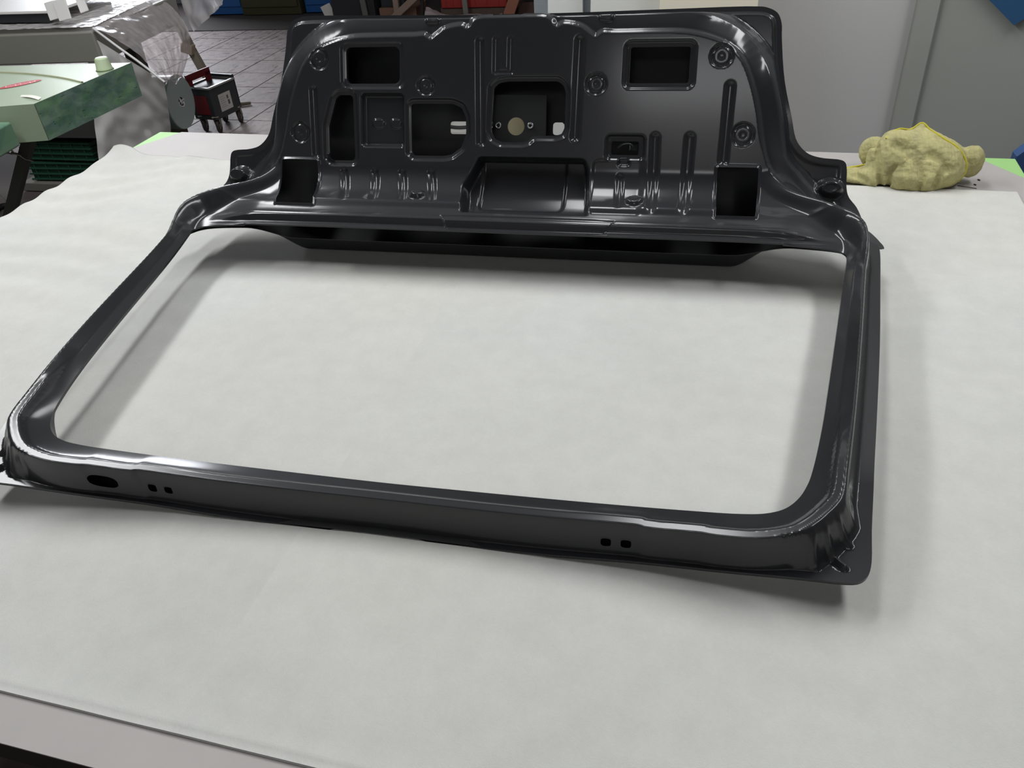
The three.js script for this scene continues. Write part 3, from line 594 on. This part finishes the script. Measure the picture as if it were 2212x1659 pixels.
// green mould on a trestle
{
  const tex = canvasTex(512, 512, (c, w, h) => {
    c.fillStyle = '#c3d0bd'; c.fillRect(0, 0, w, h);
    for (let k = 0; k < 260; k++) { const g = 120 + rnd() * 90; c.fillStyle = `rgba(${g * .95 | 0},${g + 25 | 0},${g * .95 | 0},0.08)`; c.beginPath(); c.ellipse(rnd() * w, rnd() * h, 15 + rnd() * 70, 10 + rnd() * 40, rnd() * 3, 0, 7); c.fill(); }
  });
  const teal = canvasTex(512, 256, (c, w, h) => {
    c.fillStyle = '#7c978b'; c.fillRect(0, 0, w, h);
    for (let k = 0; k < 160; k++) { const d = rnd(); c.fillStyle = d < .5 ? 'rgba(60,98,92,0.16)' : d < .75 ? 'rgba(140,190,130,0.16)' : 'rgba(90,140,80,0.13)'; c.beginPath(); c.ellipse(rnd() * w, rnd() * h, 10 + rnd() * 60, 8 + rnd() * 30, rnd() * 3, 0, 7); c.fill(); }
    c.strokeStyle = 'rgba(20,50,45,0.8)'; for (let k = 0; k < 34; k++) { c.lineWidth = 1 + rnd() * 4; const x = rnd() * w, y = rnd() * h; c.beginPath(); c.moveTo(x, y); c.lineTo(x + (rnd() - .3) * 26, y + (rnd() - .5) * 8); c.stroke(); }
  });
  const top = std(0xd6dcd0, .42, { map: tex }), side = std(0xf2f2f2, .5, { map: teal });
  const m = thing('green_mould', 'thick pale green resin mould slab with a teal stained side', 'mould', [0, 0, 0]);
  const B = [-2.215, -2.90], B2 = [-1.985, -2.60], C = [-2.255, -2.385], D = [-3.35, -2.10], A = [-3.6, -2.82];
  const poly = [A, B, C, D];
  const body = prism(poly, .672, .80);
  planarUV(body, 1.3); part('mould_body', body, top, m);
  const wall = (a, b, y0, y1, off, w0 = 0, w1 = 1) => { const dx = b[0] - a[0], dz = b[1] - a[1], l = Math.hypot(dx, dz), nx = -dz / l, nzz = dx / l; return patch(30, 8, (u, v) => { const s = lerp(w0, w1, u), o = off + .002 * nz(u * 9, v * 4, 2); return [a[0] + dx * s + nx * o, lerp(y1, y0, v), a[1] + dz * s + nzz * o]; }); };
  part('stained_side', wall(C, B, .672, .8, .003), side, m, 'teal stained long side');
  part('mould_groove', tube([[-3.3, .800, -2.80], [-2.717, .800, -2.771], [-2.571, .800, -2.75], [-2.466, .800, -2.723], [-2.355, .800, -2.685], [-2.24, .800, -2.632]], .005, 40, 6), std(0xa9ad8d, .5), m, 'raised line across the top');
  const peg = new THREE.LatheGeometry([[0, .046], [.020, .046], [.025, .041], [.030, .006], [.034, 0], [0, 0]].map(([x, y]) => new THREE.Vector2(x, y)), 28).translate(-2.262, .80, -2.80);
  part('mould_peg', peg, std(0xc3d3b0, .45), m, 'short tapered peg');
  part('mould_strip', patch(12, 4, (u, v) => [lerp(-2.275, -2.415, u) + .012 * v, .8022 + .003 * Math.sin(u * 5), lerp(-2.437, -2.485, u) + .030 * (v - .5) * (1 - u * .3)]), std(0xf0efe2, .6), m, 'torn white tape');
  const st = canvasTex(256, 96, (c, w, h) => {
    c.clearRect(0, 0, w, h); c.fillStyle = '#c2303c'; c.beginPath(); c.ellipse(w / 2, h / 2, w / 2 - 4, h / 2 - 8, 0, 0, 7); c.fill();
    c.strokeStyle = '#f4dcd8'; c.lineWidth = 6; c.beginPath(); for (let x = 34; x < w - 34; x += 4) { const y = h / 2 + 14 * Math.sin(x * .22) * (0.6 + 0.4 * Math.sin(x * .07)); x === 34 ? c.moveTo(x, y) : c.lineTo(x, y); } c.stroke();
  });
  const sg = patch(12, 4, (u, v) => [lerp(-2.545, -2.440, u) + .020 * (v - .5), .8015, lerp(-2.560, -2.665, u) + .065 * (v - .5)]);
  solo('red_sticker', sg, std(0xffffff, .5, { map: st, alphaTest: .5, transparent: false }), 'red oval sticker with white lettering on the green mould', 'sticker');
  const tr = thing('mould_trestle', 'dark painted trestle holding up the pale green mould', 'trestle', [0, 0, 0]);
  const tm = std(0x4a4d45, .6);
  part('trestle_board', bx(1.5, .022, .62, -3.16, .659, -2.50), tm, tr);
  for (const [a, b] of [[[-2.43, .655, -2.5], [-2.94, .0, -2.5]], [[-3.5, .655, -2.5], [-3.1, 0, -2.56]], [[-3.5, .655, -2.75], [-3.8, 0, -2.8]], [[-3.5, .655, -2.25], [-3.8, 0, -2.2]]]) part('leg', bar(a, b, .038, .03), tm, tr);
  const m2 = solo('green_block', planarUV(rbx(.26, .085, .12, .008), 1.3), side, 'smaller teal green resin block at the left edge below the mould', 'block'); m2.position.set(-2.452, .7135, -2.262); m2.rotation.y = 6 * DEG;
  const ch = thing('steel_chain', 'short steel chain with hook hanging at the trestle leg', 'chain', [0, 0, 0]), sm = std(0xb9b5ac, .3, { metalness: .9 });
  const link = new THREE.TorusGeometry(.0095, .0028, 8, 18).scale(1.6, 1, 1);
  [[-2.575, .606, -2.475], [-2.55, .600, -2.47], [-2.527, .597, -2.47], [-2.503, .588, -2.47]].forEach((p, i) => part('chain_link', link.clone().rotateX(i % 2 ? 1.2 : .1).rotateZ(-.3).translate(...p), sm, ch));
  part('hook', tube([[-2.49, .580, -2.472], [-2.475, .566, -2.475], [-2.462, .563, -2.475], [-2.445, .556, -2.478]], .003, 16, 6), sm, ch);
  solo('metal_rod', rod([-2.90, .585, -2.54], [-2.62, .235, -2.54], .004), std(0xdcd8cf, .4), 'thin pale rod crossing low behind the trestle leg', 'rod');
}
// green crates and low plank
{
  const cm = std(0x1d4534, .5);
  const crate = thing('green_crate', 'lower dark green ribbed plastic crate under the bench', 'crate', [-3.275, .045, -3.63], 1 * DEG, 'green plastic crates under the bench');
  delete crate.userData.group;
  part('crate_body', rbx(.42, .105, .28, .006, 0, .055, 0), cm, crate);
  for (let k = 0; k < 4; k++) part('rib', rbx(.44, .009, .30, .003, 0, .012 + k * .029, 0), cm, crate);
  for (let k = 0; k < 6; k++) part('rib', rbx(.008, .10, .294, .002, -.175 + k * .07, .054, 0), cm, crate);
  const c2 = crate.clone(); c2.name = numbered('green_crate'); scene.add(c2); c2.position.y = .155; c2.rotation.y = -1 * DEG;
  c2.userData.label = 'upper dark green ribbed plastic crate stacked on the other';
  solo('low_plank', rbx(.50, .045, .34, .004, -3.30, .0225, -3.62), std(0x75726b, .7), 'grey plank on the floor carrying the green crates', 'plank');
}
// black caster at the left edge
function caster(g, r, w, dark, metal) {
  part('tyre', new THREE.TorusGeometry(r - w * .42, w * .5, 12, 32), dark, g);
  part('wheel_disc', new THREE.CylinderGeometry(r - w * .5, r - w * .5, w * .55, 28).rotateX(Math.PI / 2), std(0x8f8c86, .45), g);
  part('hub', new THREE.CylinderGeometry(r * .3, r * .3, w * 1.05, 18).rotateX(Math.PI / 2), metal, g);
}
{
  const c = thing('black_caster', 'black caster wheel on the floor at the left edge', 'wheel', [-2.62, .252, -2.0], 0.5);
  c.position.set(-3.27, .06, -3.03);
  caster(c, .06, .03, std(0x17191b, .5), std(0x777b7e, .35, { metalness: .8 }));
}
// roll of film
{
  const r = thing('film_roll', 'big pale roll of plastic film standing on its side by the tool cart', 'roll', [-2.955, .245, -4.19], 4 * DEG);
  const end = std(0xa9b8b4, .5), prof = [[.028, .0], [.147, .0], [.150, .004], [.150, .80], [.147, .804], [.028, .804]].map(([x, y]) => new THREE.Vector2(x, y));
  part('roll_film', new THREE.LatheGeometry(prof, 56).rotateZ(Math.PI / 2), phys(0x7f9692, .4, { clearcoat: .3 }), r);
  part('roll_end', new THREE.RingGeometry(.028, .147, 48, 4).rotateY(Math.PI / 2).translate(.0012, 0, 0), end, r, 'pale cut end of the roll');
  part('roll_core', new THREE.CylinderGeometry(.028, .028, .80, 20, 1, true).rotateZ(Math.PI / 2).translate(-.40, 0, 0), std(0x5f5a50, .8, { side: THREE.DoubleSide }), r);
  part('crumpled_film', new THREE.TorusKnotGeometry(.016, .004, 40, 6, 2, 3).rotateY(Math.PI / 2).translate(.004, 0, 0), film(.2, 0xffffff, .4), r, 'crumpled film in the core');
  for (const dx of [-.12, -.55]) part('roll_cradle', bx(.06, .10, .26, dx, -.195, 0), std(0x50473d, .8), r);
}
// tool cart
{
  const g = thing('tool_cart', 'small dark tool cart with red handle plate and swivel wheel', 'cart', [-2.915, 0, -4.465], 78 * DEG);
  const body = std(0x2b3032, .4), red = std(0x6a1a22, .45);
  part('cart_body', rbx(.22, .185, .17, .006, 0, .180, 0), body, g);
  part('cart_rim', merge([bx(.23, .010, .012, 0, .276, .086), bx(.23, .010, .012, 0, .276, -.086), bx(.012, .010, .18, .113, .276, 0), bx(.012, .010, .18, -.113, .276, 0)]), std(0xb9bab8, .3, { metalness: .8 }), g, 'bright metal rim');
  part('back_rail', rbx(.022, .20, .19, .004, 0, 0, 0).translate(.122, .195, -.02), std(0x1f2426, .4), g);
  part('handle_plate', merge([bx(.20, .04, .012, -.02, .325, -.06), bx(.04, .08, .012, .06, .285, -.06), bx(.04, .08, .012, -.10, .285, -.06)]), red, g, 'dark red handle plate');
  part('red_panel', bx(.006, .11, .10, -.112, .175, .0), red, g, 'red panel on the short side');
  const lab = canvasTex(128, 128, (c) => { c.fillStyle = '#b4b2ac'; c.fillRect(0, 0, 128, 128); c.fillStyle = '#4b4a48'; c.fillRect(84, 24, 16, 26); c.fillRect(88, 60, 18, 34); c.fillStyle = '#8a8985'; for (let k = 0; k < 6; k++) c.fillRect(14, 22 + k * 15, 40 + (k * 13) % 22, 4); });
  part('cart_label', new THREE.PlaneGeometry(.105, .10).translate(.0, .172, .0862), std(0xffffff, .5, { map: lab }), g, 'pale label with small print');
  const legs = [[.105, .05], [-.09, .05], [.09, -.06], [-.09, -.06]];
  for (const [x, z] of legs) {
    const w = new THREE.Group(); w.name = 'swivel_wheel'; w.position.set(x + .02, .047, z); w.rotation.y = .55; g.add(w);
    const metal = std(0xa29c92, .35, { metalness: .6 });
    caster(w, .047, .022, std(0x332a2b, .6), metal);
    part('wheel_fork', merge([rbx(.024, .075, .004, .001).rotateZ(.45).translate(-.014, .028, .016), rbx(.024, .075, .004, .001).rotateZ(.45).translate(-.014, .028, -.016), rbx(.045, .006, .04, .002).translate(-.028, .060, 0)]), metal, w);
  }
}
// post of a folding trestle behind the cart
{
  const w = std(0x8b8172, .7), g = thing('wooden_post', 'slanted tan wooden trestle post behind the tool cart', 'post', [0, 0, 0]);
  part('post_lower', bar([-3.22, 0.0, -5.0], [-3.335, .345, -5.0], .05, .035), w, g);
  part('post_upper', bar([-3.325, .36, -4.985], [-3.46, .85, -4.985], .05, .035), w, g);
  part('post_bracket', rbx(.08, .06, .05, .004).rotateZ(-.3).translate(-3.335, .352, -4.97), std(0xa89a86, .6), g);
}
{
  const d = solo('wood_offcut', new THREE.CylinderGeometry(.012, .010, .105, 12).rotateZ(Math.PI / 2), std(0x6f6552, .7), 'short stub of dowel lying on the tiled floor', 'dowel'); d.position.set(-3.0, .012, -4.90); d.rotation.y = .45;
}
// ---------------------------------------------------------------- back of the workshop
{
  const blue = std(0x2a66ad, .45), cab = (name, x0, x1, z, h, m, label, cat) => {
    const g = thing(name, label, cat, [(x0 + x1) / 2, 0, z]);
    part('cabinet_body', rbx(x1 - x0, h, .5, .006, 0, h / 2 + .01, -.25), m, g);
    part('door', rbx(x1 - x0 - .04, h - .1, .02, .004, 0, h / 2 + .03, .008), m, g);
    part('plinth', bx(x1 - x0 - .06, .02, .44, 0, .012, -.25), std(0x23262b, .7), g);
    return g;
  };
  cab('blue_cabinet', -4.95, -4.41, -7.66, 1.6, blue, 'blue steel cabinet left of the olive one', 'cabinet');
  cab('olive_cabinet', -4.40, -3.79, -7.60, 1.6, std(0x44442d, .5), 'dark olive cabinet between two blue cabinets', 'cabinet');
  cab('blue_cabinet', -3.77, -2.85, -7.66, 1.6, blue, 'wide blue steel cabinet right of the olive one', 'cabinet');
  const simple = (name, w, h, d, x, y, z, color, label, cat, ry = 0, rz = 0) => {
    const m = solo(name, rbx(w, h, d, .006), std(color, .7), label, cat); m.position.set(x, y, z); m.rotation.set(0, ry, rz); return m;
  };
  simple('dark_box', .40, .55, .30, -3.07, .275, -7.30, 0x2d2e32, 'dark grey box in front of the wide blue cabinet', 'box');
  const lean = simple('leaning_strip', .05, .9, .02, -2.965, .45, -7.10, 0x6a6a68, 'narrow grey strip leaning on the dark grey box', 'strip', 0, .06);
  simple('white_paper', .10, .16, .006, -3.335, .19, -7.22, 0xe6e2dc, 'crumpled white paper left of the dark grey box', 'paper', 0, .35).position.y = .083;
  simple('cardboard_box', .34, .13, .30, -2.67, .065, -7.32, 0x8a6a58, 'flat brown cardboard box beside the dark grey box', 'box');
  simple('dark_crate', .22, .26, .22, -2.72, .261, -7.32, 0x33363a, 'dark crate standing on the brown cardboard box', 'crate');
  simple('wooden_bracket', .05, .55, .04, -2.655, .275, -7.12, 0xa08c7d, 'upright pinkish wooden bracket beside the cardboard box', 'bracket');
  simple('wooden_bracket', .055, .40, .04, -2.545, .165, -7.05, 0x9a8577, 'slanted pinkish wooden bracket leaning against the upright one', 'bracket', 0, -.95);
  simple('dark_strip', .03, .6, .02, -2.40, .30, -7.09, 0x2b2726, 'thin dark strip left of the pale plastic bag', 'strip', 0, -.1);
  const bag = patch(60, 20, (u, v) => [-2.37 + u * .66, .004 + (.085 + .075 * ss(.25, .0, u)) * Math.sin(Math.min(1, v * 1.3) * Math.PI / 2) * (.9 + .25 * nz(u * 7, v * 3, 1)), -6.95 - v * .14 + .02 * nz(u * 9, v * 7, 4)], .004);
  solo('plastic_bag', bag, std(0xb3a5a5, .45), 'pale crumpled plastic bag lying below the red crates', 'bag');
  const rm = std(0xb03a34, .5);
  const crateAt = (w, x, label) => {
    const rc = thing('red_crate', label, 'crate', [x, .10, -7.40]);
    part('crate_body', rbx(w, .32, .30, .008, 0, .16, 0), rm, rc); part('crate_rim', rbx(w + .01, .03, .31, .006, 0, .31, 0), rm, rc);
    for (let k = 0; k < 3; k++) part('rib', rbx(.008, .27, .006, .002, (k - 1) * w * .3, .15, .152), rm, rc);
  };
  crateAt(.22, -2.185, 'left red plastic crate above the pale bag');
  crateAt(.35, -1.885, 'right red plastic crate next to the orange tan board');
  simple('grey_post', .045, 1.4, .03, -2.07, .70, -7.16, 0x8a8680, 'thin grey post standing before the two red crates', 'post', 0, .03);
  simple('shelf_block', .62, .10, .3, -2.0, .05, -7.42, 0x6b5a50, 'low brown block carrying the red crates', 'block');
  simple('tan_board', .09, .44, .02, -1.60, .21, -7.08, 0xa8705a, 'slanted orange tan board right of the red crates', 'board', 0, -.42);
  simple('brown_box', .26, .13, .3, -1.49, .065, -7.42, 0x5b443c, 'brown box at the end of the row near the white boards', 'box');
  simple('dark_case', .22, .16, .24, -1.46, .211, -7.42, 0x2c3036, 'dark case lying on the brown box', 'case');
}
// white wheel glimpsed through a hole of the tailgate
{
  const g = thing('white_hose_reel', 'pale reel with a dark ring on the floor glimpsed through the tailgate', 'reel', [-1.36, .02, -4.50]);
  part('reel_disc', new THREE.CylinderGeometry(.16, .16, .03, 40).translate(0, .0, 0), std(0xd8d6d0, .5), g);
  part('reel_ring', new THREE.TorusGeometry(.11, .012, 10, 40).rotateX(Math.PI / 2).translate(0, .02, 0), std(0x2a2a29, .6), g);
}
renderer.render(scene, camera);
